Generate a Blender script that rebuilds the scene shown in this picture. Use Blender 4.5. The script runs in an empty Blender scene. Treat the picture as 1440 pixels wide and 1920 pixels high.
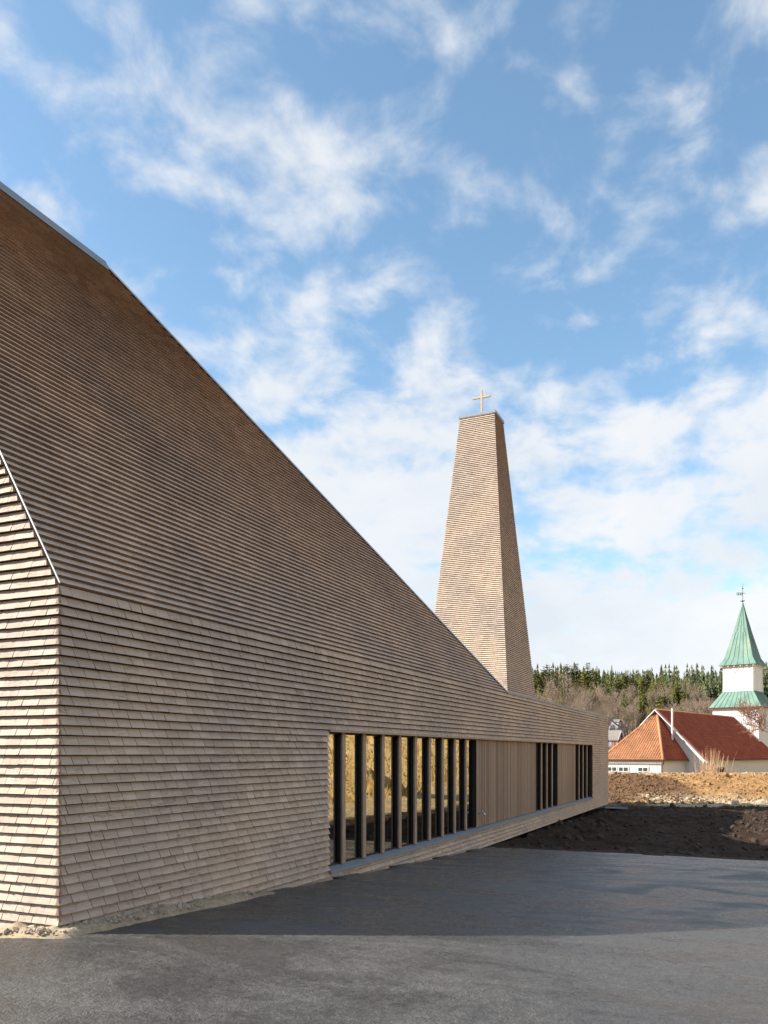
import bpy, math, random
import numpy as np
from mathutils import Vector

# ------------------------------------------------------------------ camera, sky, sun, exposure
# World frame: X runs along the long shingled wall (away from the viewer), Y into the building, Z up.
F, CX, CY = 1540.0, 720.0, 1412.0            # focal length and principal point in photograph pixels (shift lens)
YAW = math.atan((1412 - 720) / F)
CA, SA = math.cos(YAW), math.sin(YAW)
FW = np.array([CA, SA, 0.0]); RT = np.array([SA, -CA, 0.0]); UP = np.array([0, 0, 1.0])
CAM = np.array([-5.637, -5.798, 1.65])
SUN_S = np.array([0.48, -0.877]); SUN_EL = math.radians(33.5)   # horizontal travel direction of the light, elevation

CLOUD_OFF = (8.8, 3.1, 2.0)
scene = bpy.context.scene
col = scene.collection
cam_data = bpy.data.cameras.new('camera'); cam = bpy.data.objects.new('camera', cam_data); col.objects.link(cam)
cam_data.sensor_fit = 'HORIZONTAL'; cam_data.sensor_width = 36.0
cam_data.lens = 36.0 * F / 1440.0
cam_data.shift_y = (CY - 960.0) / 1440.0
cam_data.clip_start = 0.1; cam_data.clip_end = 6000
cam.location = CAM; cam.rotation_euler = (math.pi / 2, 0, YAW - math.pi / 2)
scene.camera = cam

world = bpy.data.worlds.new('World'); scene.world = world; world.use_nodes = True
def build_world():
    nt = world.node_tree; N = nt.nodes; L = nt.links; N.clear()
    out = N.new('ShaderNodeOutputWorld')
    sky = N.new('ShaderNodeTexSky'); sky.sky_type = 'NISHITA'; sky.sun_disc = False
    sky.sun_elevation = SUN_EL; sky.sun_rotation = math.atan2(-SUN_S[0], -SUN_S[1])
    sky.air_density = 1.0; sky.dust_density = 0.6; sky.ozone_density = 2.2
    bg = N.new('ShaderNodeBackground'); bg.inputs['Strength'].default_value = 0.135
    hs = N.new('ShaderNodeHueSaturation'); hs.inputs['Saturation'].default_value = 1.0; hs.inputs['Hue'].default_value = 0.488; L.new(sky.outputs[0], hs.inputs['Color']); L.new(hs.outputs[0], bg.inputs['Color'])
    tc = N.new('ShaderNodeTexCoord'); sep = N.new('ShaderNodeSeparateXYZ'); L.new(tc.outputs['Generated'], sep.inputs[0])
    def math_(op, a, b=None, c=None):
        m = N.new('ShaderNodeMath'); m.operation = op
        for i, v in enumerate((a, b, c)):
            if v is None: continue
            if isinstance(v, (int, float)): m.inputs[i].default_value = v
            else: L.new(v, m.inputs[i])
        return m.outputs[0]
    z = math_('ADD', math_('MAXIMUM', sep.outputs[2], 0.0), 0.30)
    u = math_('DIVIDE', sep.outputs[0], z); v = math_('DIVIDE', sep.outputs[1], z)
    cmb = N.new('ShaderNodeCombineXYZ'); L.new(u, cmb.inputs[0]); L.new(v, cmb.inputs[1])
    def noise(scale, detail, rough, dist, off, vec=None):
        mp = N.new('ShaderNodeMapping'); mp.inputs['Location'].default_value = off
        L.new(vec or cmb.outputs[0], mp.inputs[0])
        n = N.new('ShaderNodeTexNoise'); L.new(mp.outputs[0], n.inputs['Vector'])
        n.inputs['Scale'].default_value = scale; n.inputs['Detail'].default_value = detail
        n.inputs['Roughness'].default_value = rough; n.inputs['Distortion'].default_value = dist
        return n.outputs['Fac']
    big = noise(1.9, 3.0, 0.5, 0.3, CLOUD_OFF)
    det = noise(8.5, 10.0, 0.55, 0.2, (3.1, 8.8, 4.0))
    # cover thickens towards the horizon, as one layer of cloud seen ever more edge-on does
    low = math_('MULTIPLY', math_('POWER', math_('SUBTRACT', 1.0, math_('MAXIMUM', sep.outputs[2], 0.0)), 3.0), 0.55)
    dens = math_('ADD', math_('ADD', math_('MULTIPLY', det, 1.0), math_('MULTIPLY', big, 0.85)), low)
    mr = N.new('ShaderNodeMapRange'); mr.interpolation_type = 'SMOOTHSTEP'
    mr.inputs['From Min'].default_value = 0.85; mr.inputs['From Max'].default_value = 1.19
    L.new(dens, mr.inputs['Value'])
    fac = math_('MULTIPLY', mr.outputs[0], 0.93)
    shade = noise(1.5, 6.0, 0.6, 0.2, (9.1, 2.0, 5.0))
    ramp = N.new('ShaderNodeValToRGB'); L.new(shade, ramp.inputs[0])
    ramp.color_ramp.elements[0].position = 0.35; ramp.color_ramp.elements[0].color = (0.80, 0.85, 0.91, 1)
    ramp.color_ramp.elements[1].position = 0.62; ramp.color_ramp.elements[1].color = (0.98, 0.985, 1.0, 1)
    cb = N.new('ShaderNodeBackground'); L.new(ramp.outputs[0], cb.inputs['Color']); cb.inputs['Strength'].default_value = 0.54
    mix = N.new('ShaderNodeMixShader'); L.new(fac, mix.inputs[0]); L.new(bg.outputs[0], mix.inputs[1]); L.new(cb.outputs[0], mix.inputs[2])
    L.new(mix.outputs[0], out.inputs['Surface'])
build_world()

sd = bpy.data.lights.new('sun', 'SUN'); sun = bpy.data.objects.new('sun', sd); col.objects.link(sun)
sd.energy = 5.0; sd.angle = math.radians(0.5); sd.color = (1.0, 0.93, 0.82)
sdir = Vector((SUN_S[0] * math.cos(SUN_EL), SUN_S[1] * math.cos(SUN_EL), -math.sin(SUN_EL)))
sun.rotation_euler = sdir.to_track_quat('-Z', 'Y').to_euler(); sun.location = (-20, 30, 40)

vs = scene.view_settings; vs.view_transform = 'Standard'; vs.look = 'None'; vs.exposure = 0.88; vs.gamma = 1.0
vs.use_curve_mapping = False
scene.render.engine = 'CYCLES'
scene.cycles.use_denoising = True; scene.cycles.max_bounces = 6; scene.cycles.diffuse_bounces = 3
scene.cycles.glossy_bounces = 3; scene.cycles.transparent_max_bounces = 6; scene.cycles.transmission_bounces = 3
scene.cycles.caustics_reflective = False; scene.cycles.caustics_refractive = False
scene.cycles.sample_clamp_indirect = 6.0

# ------------------------------------------------------------------ helpers
rng = np.random.default_rng(11); random.seed(5)
def at(px, py, d):                       # photograph pixel + distance along the view axis -> world point
    return CAM + d * (FW + (px - CX) / F * RT + (CY - py) / F * UP)
def tag(o, label=None, cat=None, group=None, kind=None):
    if label: o['label'] = label
    if cat: o['category'] = cat
    if group: o['group'] = group
    if kind: o['kind'] = kind
    return o
def obj(name, me, parent=None, loc=None):
    o = bpy.data.objects.new(name, me); col.objects.link(o)
    if parent: o.parent = parent
    if loc is not None: o.location = loc
    return o
def empty(name, loc=(0, 0, 0), rz=0.0, parent=None):
    o = bpy.data.objects.new(name, None); col.objects.link(o); o.location = loc; o.rotation_euler = (0, 0, rz)
    o.empty_display_size = 0.2
    if parent: o.parent = parent
    return o
class MB:
    def __init__(s): s.v = []; s.f = []; s.m = []; s.t = []
    def face(s, idx, m=0, t=0.5): s.f.append(idx); s.m.append(m); s.t.append(t)
    def poly(s, pts, m=0, t=0.5):
        b = len(s.v); s.v += [tuple(map(float, p)) for p in pts]; s.face(tuple(range(b, b + len(pts))), m, t)
    def box(s, a, b, m=0, t=0.5):
        x0, y0, z0 = a; x1, y1, z1 = b; k = len(s.v)
        s.v += [(x0, y0, z0), (x1, y0, z0), (x1, y1, z0), (x0, y1, z0), (x0, y0, z1), (x1, y0, z1), (x1, y1, z1), (x0, y1, z1)]
        for q in ((0, 3, 2, 1), (4, 5, 6, 7), (0, 1, 5, 4), (1, 2, 6, 5), (2, 3, 7, 6), (3, 0, 4, 7)):
            s.face(tuple(k + i for i in q), m, t)
    def bar(s, p, q, w, h=None, m=0, up=(0, 0, 1), t=0.5):          # rectangular bar from p to q
        h = h or w; p = Vector(p); q = Vector(q); d = (q - p).normalized(); u = Vector(up)
        if abs(d.dot(u)) > .98: u = Vector((1, 0, 0))
        sx = d.cross(u).normalized() * w / 2; sy = sx.cross(d).normalized() * h / 2; k = len(s.v)
        for e in (p, q):
            for a, b in ((-1, -1), (1, -1), (1, 1), (-1, 1)): s.v.append(tuple(e + sx * a + sy * b))
        for f in ((3, 2, 1, 0), (4, 5, 6, 7), (0, 1, 5, 4), (1, 2, 6, 5), (2, 3, 7, 6), (3, 0, 4, 7)): s.face(tuple(k + i for i in f), m, t)
    def tube(s, p, q, r0, r1, n=6, m=0, cap=True, t=0.5):
        p = Vector(p); q = Vector(q); d = (q - p)
        if d.length < 1e-6: return
        d.normalize(); u = Vector((0, 0, 1)) if abs(d.z) < .95 else Vector((1, 0, 0))
        a = d.cross(u).normalized(); b = a.cross(d); k = len(s.v)
        for c, r in ((p, r0), (q, r1)):
            for i in range(n):
                an = 2 * math.pi * i / n; s.v.append(tuple(c + a * (r * math.cos(an)) + b * (r * math.sin(an))))
        for i in range(n): s.face((k + i, k + (i + 1) % n, k + n + (i + 1) % n, k + n + i), m, t)
        if cap: s.face(tuple(range(k + n - 1, k - 1, -1)), m, t); s.face(tuple(range(k + n, k + 2 * n)), m, t)
    def mesh(s, name, mats, smooth=False, tint=False):
        me = bpy.data.meshes.new(name); me.from_pydata(s.v, [], s.f)
        for m in (mats if isinstance(mats, (list, tuple)) else [mats]): me.materials.append(m)
        if any(s.m): me.polygons.foreach_set('material_index', s.m)
        if smooth: me.polygons.foreach_set('use_smooth', [True] * len(s.f))
        if tint:
            at_ = me.attributes.new('tint', 'FLOAT', 'FACE'); at_.data.foreach_set('value', s.t)
        me.update(); return me
    def build(s, name, mats, parent=None, smooth=False, tint=False): return obj(name, s.mesh(name, mats, smooth, tint), parent)

def vnoise(x, y, seed=0):                # 2-D value noise, -1..1
    xi = np.floor(x).astype(np.int64); yi = np.floor(y).astype(np.int64); xf = x - xi; yf = y - yi
    def h(a, b):
        n = (a * 374761393 + b * 668265263 + seed * 974711) & 0x7fffffff
        n = ((n ^ (n >> 13)) * 1274126177) & 0x7fffffff
        return ((n ^ (n >> 16)) & 0xffff) / 32767.5 - 1
    u = xf * xf * (3 - 2 * xf); w = yf * yf * (3 - 2 * yf)
    a = h(xi, yi); b = h(xi + 1, yi); c = h(xi, yi + 1); d = h(xi + 1, yi + 1)
    return (a + (b - a) * u) * (1 - w) + (c + (d - c) * u) * w
def fbm(x, y, o=4, seed=0, g=0.5):
    t = 0; a = 1.0; n = 0
    for i in range(o): t = t + a * vnoise(x * 2 ** i + 17.3 * i, y * 2 ** i - 9.1 * i, seed + i); n += a; a *= g
    return t / n
def sstep(a, b, x):
    t = np.clip((x - a) / (b - a), 0, 1); return t * t * (3 - 2 * t)

# ------------------------------------------------------------------ materials
class NT:
    def __init__(s, name):
        s.mat = bpy.data.materials.new(name); s.mat.use_nodes = True
        s.nt = s.mat.node_tree; s.N = s.nt.nodes; s.L = s.nt.links
        s.b = s.N['Principled BSDF']; s.tc = s.N.new('ShaderNodeTexCoord')
    def noise(s, scale, detail=4, rough=0.55, vec=None, mscale=None, dist=0.0):
        n = s.N.new('ShaderNodeTexNoise'); n.inputs['Scale'].default_value = scale
        n.inputs['Detail'].default_value = detail; n.inputs['Roughness'].default_value = rough; n.inputs['Distortion'].default_value = dist
        v = vec or s.tc.outputs['Object']
        if mscale:
            m = s.N.new('ShaderNodeMapping'); m.inputs['Scale'].default_value = mscale; s.L.new(v, m.inputs[0]); v = m.outputs[0]
        s.L.new(v, n.inputs['Vector']); return n.outputs['Fac']
    def attr(s, name):
        a = s.N.new('ShaderNodeAttribute'); a.attribute_name = name; return a
    def ramp(s, fac, stops):
        r = s.N.new('ShaderNodeValToRGB'); s.L.new(fac, r.inputs[0]); e = r.color_ramp.elements
        while len(e) < len(stops): e.new(0.5)
        for i, (p, c) in enumerate(stops):
            e[i].position = p; e[i].color = (c[0], c[1], c[2], 1) if isinstance(c, (tuple, list)) else (c, c, c, 1)
        return r.outputs[0]
    def mix(s, fac, a, b, mode='MIX'):
        m = s.N.new('ShaderNodeMix'); m.data_type = 'RGBA'; m.blend_type = mode
        def put(i, v):
            if isinstance(v, (int, float)): m.inputs[i].default_value = v
            elif isinstance(v, (tuple, list)): m.inputs[i].default_value = (v[0], v[1], v[2], 1)
            else: s.L.new(v, m.inputs[i])
        put(0, fac); put(6, a); put(7, b); return m.outputs[2]
    def math(s, op, a, b=0.0):
        m = s.N.new('ShaderNodeMath'); m.operation = op
        for i, v in enumerate((a, b)):
            if isinstance(v, (int, float)): m.inputs[i].default_value = v
            else: s.L.new(v, m.inputs[i])
        return m.outputs[0]
    def color(s, c):
        if isinstance(c, (tuple, list)): s.b.inputs['Base Color'].default_value = (c[0], c[1], c[2], 1)
        else: s.L.new(c, s.b.inputs['Base Color'])
    def set(s, rough=None, metal=None, spec=None):
        if rough is not None:
            if isinstance(rough, (int, float)): s.b.inputs['Roughness'].default_value = rough
            else: s.L.new(rough, s.b.inputs['Roughness'])
        if metal is not None: s.b.inputs['Metallic'].default_value = metal
        if spec is not None: s.b.inputs['Specular IOR Level'].default_value = spec
    def bump(s, h, strength=0.3, dist=0.01):
        b = s.N.new('ShaderNodeBump'); b.inputs['Strength'].default_value = strength; b.inputs['Distance'].default_value = dist
        s.L.new(h, b.inputs['Height']); s.L.new(b.outputs[0], s.b.inputs['Normal'])

def simple(name, c, rough=0.6, metal=0.0, var=0.12, scale=8.0, bump=0.0, spec=None):
    n = NT(name); f = n.noise(scale, 5, 0.6)
    lo = tuple(x * (1 - var) for x in c); hi = tuple(min(1, x * (1 + var)) for x in c)
    n.color(n.ramp(f, [(0.3, lo), (0.7, hi)])); n.set(rough, metal, spec)
    if bump: n.bump(f, bump, 0.01)
    return n.mat

def shingle_mat(name, lo, mid, hi, cracks=True):
    n = NT(name); t = n.attr('tint').outputs['Fac']
    base = n.ramp(t, [(0.0, lo), (0.5, mid), (1.0, hi)])
    g = n.noise(1.0, 6, 0.62, mscale=(5, 5, 55)); base = n.mix(0.40, base, n.ramp(g, [(0.3, 0.6), (0.7, 1.25)]), 'MULTIPLY')
    big = n.noise(0.55, 3, 0.5); base = n.mix(0.6, base, n.ramp(big, [(0.35, (0.78, 0.80, 0.84)), (0.65, (1.16, 1.10, 1.0))]), 'MULTIPLY')
    if cracks:
        c = n.noise(1.0, 4, 0.6, mscale=(2.2, 2.2, 16), dist=0.5)
        line = n.ramp(c, [(0.486, 1.0), (0.5, 0.22), (0.514, 1.0)])
        where = n.ramp(n.noise(1.0, 2, 0.5, mscale=(1.7, 1.7, 2.4)), [(0.50, 0.0), (0.60, 0.8)])
        base = n.mix(where, base, n.mix(1.0, base, line, 'MULTIPLY'))
        n.bump(n.math('ADD', g, line), 0.35, 0.003)
    else: n.bump(g, 0.3, 0.003)
    n.color(base); n.set(0.78, spec=0.3); return n.mat
M = {}
M['shingle'] = shingle_mat('wood_shingle', (0.44, 0.345, 0.27), (0.535, 0.43, 0.345), (0.63, 0.52, 0.425))
M['butt'] = shingle_mat('wood_end_grain', (0.21, 0.13, 0.088), (0.285, 0.182, 0.125), (0.36, 0.24, 0.17), cracks=False)
M['core'] = simple('sheathing_board', (0.075, 0.045, 0.028), 0.9)
M['panel'] = None
def slat_mat():
    n = NT('larch_slat'); t = n.attr('tint').outputs['Fac']
    base = n.ramp(t, [(0, (0.25, 0.175, 0.125)), (0.5, (0.32, 0.23, 0.165)), (1, (0.40, 0.29, 0.21))])
    g = n.noise(1.0, 6, 0.6, mscale=(60, 60, 3)); base = n.mix(0.5, base, n.ramp(g, [(0.3, 0.7), (0.7, 1.2)]), 'MULTIPLY')
    n.color(base); n.set(0.7, spec=0.3); n.bump(g, 0.2, 0.002); return n.mat
M['panel'] = slat_mat()
M['fin'] = simple('black_fin', (0.018, 0.013, 0.010), 0.7, var=0.3)  # near-black fins and frames, much darker than the caps
M['fincap'] = simple('brown_timber_cap', (0.40, 0.285, 0.20), 0.65, var=0.15)
M['zinc'] = simple('zinc_sheet', (0.25, 0.29, 0.34), 0.6, 0.35, var=0.10, scale=3)
M['flash'] = simple('pale_metal_edge', (0.50, 0.50, 0.485), 0.5, 0.4, var=0.08)
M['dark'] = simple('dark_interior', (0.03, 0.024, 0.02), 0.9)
M['concrete'] = simple('foundation_concrete', (0.09, 0.085, 0.08), 0.9, var=0.25)
M['chrome'] = simple('chrome', (0.7, 0.7, 0.72), 0.15, 1.0, var=0.02)
M['oak'] = simple('pale_oak', (0.48, 0.40, 0.29), 0.6, var=0.12)
def glass_mat():
    n = NT('tinted_glass'); N, L = n.N, n.L
    gl = N.new('ShaderNodeBsdfGlossy'); gl.inputs['Color'].default_value = (0.95, 0.94, 0.90, 1); gl.inputs['Roughness'].default_value = 0.012
    tr = N.new('ShaderNodeBsdfTransparent'); tr.inputs['Color'].default_value = (0.22, 0.21, 0.20, 1)
    nb = N.new('ShaderNodeBump'); nb.inputs['Strength'].default_value = 0.05; nb.inputs['Distance'].default_value = 0.02
    L.new(n.noise(1.3, 2), nb.inputs['Height']); L.new(nb.outputs[0], gl.inputs['Normal'])
    fr = N.new('ShaderNodeFresnel'); fr.inputs['IOR'].default_value = 4.4
    mx = N.new('ShaderNodeMixShader'); L.new(fr.outputs[0], mx.inputs[0]); L.new(tr.outputs[0], mx.inputs[1]); L.new(gl.outputs[0], mx.inputs[2])
    L.new(mx.outputs[0], N['Material Output'].inputs['Surface']); return n.mat
M['glass'] = glass_mat()

def asphalt_mat():
    n = NT('asphalt')
    big = n.noise(0.22, 4, 0.6); mid = n.noise(1.6, 6, 0.65, dist=0.5); fine = n.noise(75, 3, 0.8); gr = n.noise(34, 3, 0.75); spot = n.noise(11, 5, 0.75, dist=0.8)
    base = n.ramp(big, [(0.3, (0.062, 0.059, 0.055)), (0.7, (0.102, 0.095, 0.087))])
    base = n.mix(0.45, base, n.ramp(mid, [(0.3, 0.78), (0.7, 1.16)]), 'MULTIPLY')
    base = n.mix(1.0, base, n.ramp(fine, [(0.30, 0.45), (0.5, 0.98), (0.70, 1.85)]), 'MULTIPLY')
    base = n.mix(0.6, base, n.ramp(gr, [(0.32, 0.6), (0.66, 1.4)]), 'MULTIPLY')
    # rolled, coarser lanes along the kerbless edge and dusty tracks left by tyres
    base = n.mix(0.55, base, n.ramp(spot, [(0.36, 0.55), (0.6, 1.25)]), 'MULTIPLY')
    lane = n.noise(1.0, 4, 0.6, mscale=(1.3, 0.12, 1), dist=0.3)
    base = n.mix(n.ramp(lane, [(0.52, 0.0), (0.72, 0.25)]), base, (0.14, 0.125, 0.105))
    # damp film drying in streaks: smoother where it is wet
    wet = n.ramp(n.noise(0.9, 6, 0.68, mscale=(1.0, 0.5, 1), dist=1.2), [(0.38, 0.0), (0.56, 1.0)])
    base = n.mix(n.math('MULTIPLY', wet, 0.28), base, (0.025, 0.027, 0.031))
    n.color(base)
    rg = n.math('ADD', n.ramp(wet, [(0.0, 0.62), (1.0, 0.22)]), n.math('MULTIPLY', n.math('SUBTRACT', spot, 0.5), 0.5))
    n.set(rg, spec=0.6)
    n.bump(n.math('ADD', n.math('MULTIPLY', fine, 0.4), n.math('ADD', gr, n.math('MULTIPLY', spot, 1.2))), 0.9, 0.014); return n.mat
M['asphalt'] = asphalt_mat()

def soil_mat(name='soil'):
    n = NT(name); c = n.attr('soil').outputs['Color']
    f = n.noise(5.5, 7, 0.7); g = n.noise(30, 4, 0.7)
    c2 = n.mix(0.85, c, n.ramp(f, [(0.28, 0.45), (0.5, 0.95), (0.72, 1.6)]), 'MULTIPLY')
    c2 = n.mix(0.6, c2, n.ramp(g, [(0.3, 0.6), (0.7, 1.4)]), 'MULTIPLY')
    n.color(c2); n.set(0.92, spec=0.2); n.bump(n.math('ADD', f, n.math('MULTIPLY', g, 0.4)), 0.8, 0.06); return n.mat
M['soil'] = soil_mat()
M['clod'] = simple('soil_clod', (0.14, 0.078, 0.038), 0.95, var=0.45, scale=3)
M['ochreclod'] = simple('ochre_clod', (0.29, 0.165, 0.07), 0.95, var=0.5, scale=3)
M['darkclod'] = simple('dark_clod', (0.048, 0.028, 0.016), 0.9, var=0.45, scale=3)  # darker tone for the clods near the asphalt
M['stone'] = simple('pale_stone', (0.42, 0.345, 0.25), 0.9, var=0.3, scale=4)
M['sand'] = simple('sand', (0.37, 0.285, 0.19), 0.95, var=0.3, scale=18, bump=0.6)
M['white'] = simple('white_paint', (0.67, 0.675, 0.675), 0.6, var=0.05, scale=2)
M['copper'] = None
def copper():
    n = NT('green_copper'); f = n.noise(1.1, 6, 0.65, mscale=(1, 1, 0.35)); g = n.noise(7, 4, 0.6)
    c = n.ramp(f, [(0.3, (0.085, 0.17, 0.14)), (0.52, (0.13, 0.25, 0.20)), (0.75, (0.23, 0.30, 0.22))])
    c = n.mix(0.4, c, n.ramp(g, [(0.3, 0.7), (0.7, 1.2)]), 'MULTIPLY'); n.color(c); n.set(0.6); return n.mat
M['copper'] = copper()
def tile_mat(name, lo, mid, hi):
    n = NT(name); t = n.attr('tint').outputs['Fac']
    c = n.ramp(t, [(0, lo), (0.5, mid), (1, hi)])
    f = n.noise(0.9, 6, 0.65); c = n.mix(0.7, c, n.ramp(f, [(0.3, 0.62), (0.7, 1.2)]), 'MULTIPLY')
    n.color(c); n.set(0.75, spec=0.25); return n.mat
M['tile'] = tile_mat('clay_tile', (0.40, 0.18, 0.085), (0.49, 0.24, 0.12), (0.56, 0.30, 0.16)); M['redtile'] = tile_mat('shaded_red_tile', (0.25, 0.060, 0.032), (0.33, 0.082, 0.042), (0.40, 0.11, 0.055))  # paler sunlit end, darker shaded sides: light and shade put into the tile colours
M['gutter'] = simple('dark_gutter', (0.035, 0.035, 0.04), 0.4)
M['pane'] = simple('window_pane', (0.05, 0.055, 0.06), 0.12, spec=0.8)
M['iron'] = simple('black_iron', (0.02, 0.02, 0.022), 0.5)
M['redwall'] = simple('red_paint', (0.33, 0.035, 0.03), 0.6)
M['greyroof'] = simple('grey_roof_slate', (0.20, 0.18, 0.17), 0.8, var=0.2)
M['bluedoor'] = simple('pale_blue_paint', (0.35, 0.42, 0.55), 0.5)
M['yellow'] = simple('yellow_paint', (0.65, 0.55, 0.10), 0.5)
M['bark'] = simple('dark_bark', (0.10, 0.072, 0.05), 0.9, var=0.3)
M['paletrunk'] = simple('pale_bark', (0.34, 0.285, 0.225), 0.85, var=0.3)
M['twig'] = simple('pinkish_twig', (0.30, 0.225, 0.165), 0.85, var=0.25)
M['redtwig'] = simple('red_brown_twig', (0.26, 0.13, 0.085), 0.85, var=0.25)
M['shoot'] = simple('ochre_shoot', (0.38, 0.24, 0.13), 0.8, var=0.25)
def needle(name, lo, hi):
    n = NT(name); t = n.attr('tint').outputs['Fac']; c = n.ramp(t, [(0, lo), (1, hi)]); n.color(c); n.set(0.75, spec=0.2)
    oi = n.N.new('ShaderNodeObjectInfo'); hs = n.N.new('ShaderNodeHueSaturation')
    n.L.new(n.ramp(oi.outputs['Random'], [(0, 0.75), (1, 1.3)]), hs.inputs['Value']); n.L.new(c, hs.inputs['Color']); n.L.new(hs.outputs[0], n.b.inputs['Base Color'])
    return n.mat
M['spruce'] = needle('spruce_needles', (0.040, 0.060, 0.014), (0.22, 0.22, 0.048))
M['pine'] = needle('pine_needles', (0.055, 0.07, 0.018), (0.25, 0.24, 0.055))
M['farneedle'] = needle('far_needles', (0.040, 0.058, 0.026), (0.12, 0.13, 0.052))
M['drygrass'] = needle('dry_grass', (0.36, 0.23, 0.07), (0.62, 0.44, 0.17))

# ------------------------------------------------------------------ terrain
ZE, E, PITCH = 3.19, 0.0915, math.radians(60.0)       # eave height, shingle course, roof pitch
def asphalt_z(x, y):
    z = np.where(x > 0, -0.043 * x, -0.012 * x)
    return z + 0.012 * fbm(x * 0.35, y * 0.35, 3, 3) - 0.10 * sstep(0.0, 1.2, y) * (x < 0.2)
def land(x, y):
    dx = x - CAM[0]; dy = y - CAM[1]
    d = dx * FW[0] + dy * FW[1]; l = dx * RT[0] + dy * RT[1]; r = np.hypot(dx, dy)
    z = -0.56 - 0.10 * sstep(13, 14.5, x) - 0.40 * sstep(14, 42, x)
    # soil bank in front of the old church
    top = 1.27 + 0.12 * fbm(l * 0.25, d * 0.1, 3, 21)
    z = z + top * sstep(42.0, 51.5, d + 1.2 * fbm(l * 0.2, l * 0.05 + 4, 3, 8)) * sstep(2, 8, l)
    z = z - 2.3 * sstep(56, 72, d)
    # wooded hill
    hill = 24 * np.clip((r - 175) / 160, 0, None) ** 1.05
    hill = np.where(r > 335, 24 + 30 * (1 - np.exp(-(r - 335) / 260.0)), hill)
    z = z + hill * (0.95 + (0.10 + 0.14 * sstep(330, 430, r)) * fbm(x * 0.008, y * 0.008, 3, 5))
    # bank on the other side of the forecourt (seen mirrored in the windows)
    bank = sstep(-13, -30, y) * sstep(8, 30, x) * (1 - sstep(90, 130, x)) * (8.5 + 1.6 * fbm(x * 0.12, y * 0.12, 4, 31))
    z = z + bank
    return z
def soil_colour(x, y):
    dx = x - CAM[0]; dy = y - CAM[1]; d = dx * FW[0] + dy * FW[1]; l = dx * RT[0] + dy * RT[1]
    px = CX + F * l / np.maximum(d, 0.1)
    n1 = fbm(x * 0.5, y * 0.5, 4, 41); n2 = fbm(x * 1.7, y * 1.7, 3, 43)
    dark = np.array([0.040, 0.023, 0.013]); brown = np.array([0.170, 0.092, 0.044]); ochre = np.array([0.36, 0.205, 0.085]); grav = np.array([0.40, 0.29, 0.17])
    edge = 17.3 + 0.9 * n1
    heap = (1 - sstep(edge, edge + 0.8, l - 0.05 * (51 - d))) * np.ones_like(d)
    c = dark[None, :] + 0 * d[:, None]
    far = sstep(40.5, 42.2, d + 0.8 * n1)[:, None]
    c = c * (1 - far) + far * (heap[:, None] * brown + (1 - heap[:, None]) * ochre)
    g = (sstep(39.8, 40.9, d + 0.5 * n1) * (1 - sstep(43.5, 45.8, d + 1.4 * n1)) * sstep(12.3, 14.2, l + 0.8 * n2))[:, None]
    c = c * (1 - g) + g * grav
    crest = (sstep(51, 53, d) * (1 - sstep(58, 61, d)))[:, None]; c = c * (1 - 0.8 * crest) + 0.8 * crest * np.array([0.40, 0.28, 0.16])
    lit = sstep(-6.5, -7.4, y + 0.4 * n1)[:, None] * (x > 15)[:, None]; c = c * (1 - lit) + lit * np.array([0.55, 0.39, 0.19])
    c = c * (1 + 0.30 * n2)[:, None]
    return np.clip(c, 0.01, 1)
def grid_mesh(name, xs, ys, zf, mat, colour=None, keep=None, smooth=True):
    X, Y = np.meshgrid(xs, ys, indexing='ij'); x = X.ravel(); y = Y.ravel(); z = zf(x, y)
    nx, ny = len(xs), len(ys); i = np.arange((nx - 1) * ny).reshape(nx - 1, ny)[:, :-1].ravel()
    q = np.stack([i, i + ny, i + ny + 1, i + 1], 1)
    if keep is not None:
        cxm = x[q].mean(1); cym = y[q].mean(1); q = q[keep(cxm, cym)]
    me = bpy.data.meshes.new(name); V = np.stack([x, y, z], 1)
    me.from_pydata(V.tolist(), [], q.tolist()); me.materials.append(mat)
    if smooth: me.polygons.foreach_set('use_smooth', [True] * len(q))
    if colour is not None:
        a = me.color_attributes.new('soil', 'FLOAT_COLOR', 'POINT'); c = np.ones((len(x), 4)); c[:, :3] = colour(x, y)
        a.data.foreach_set('color', c.ravel())
    me.update(); return me

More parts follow.
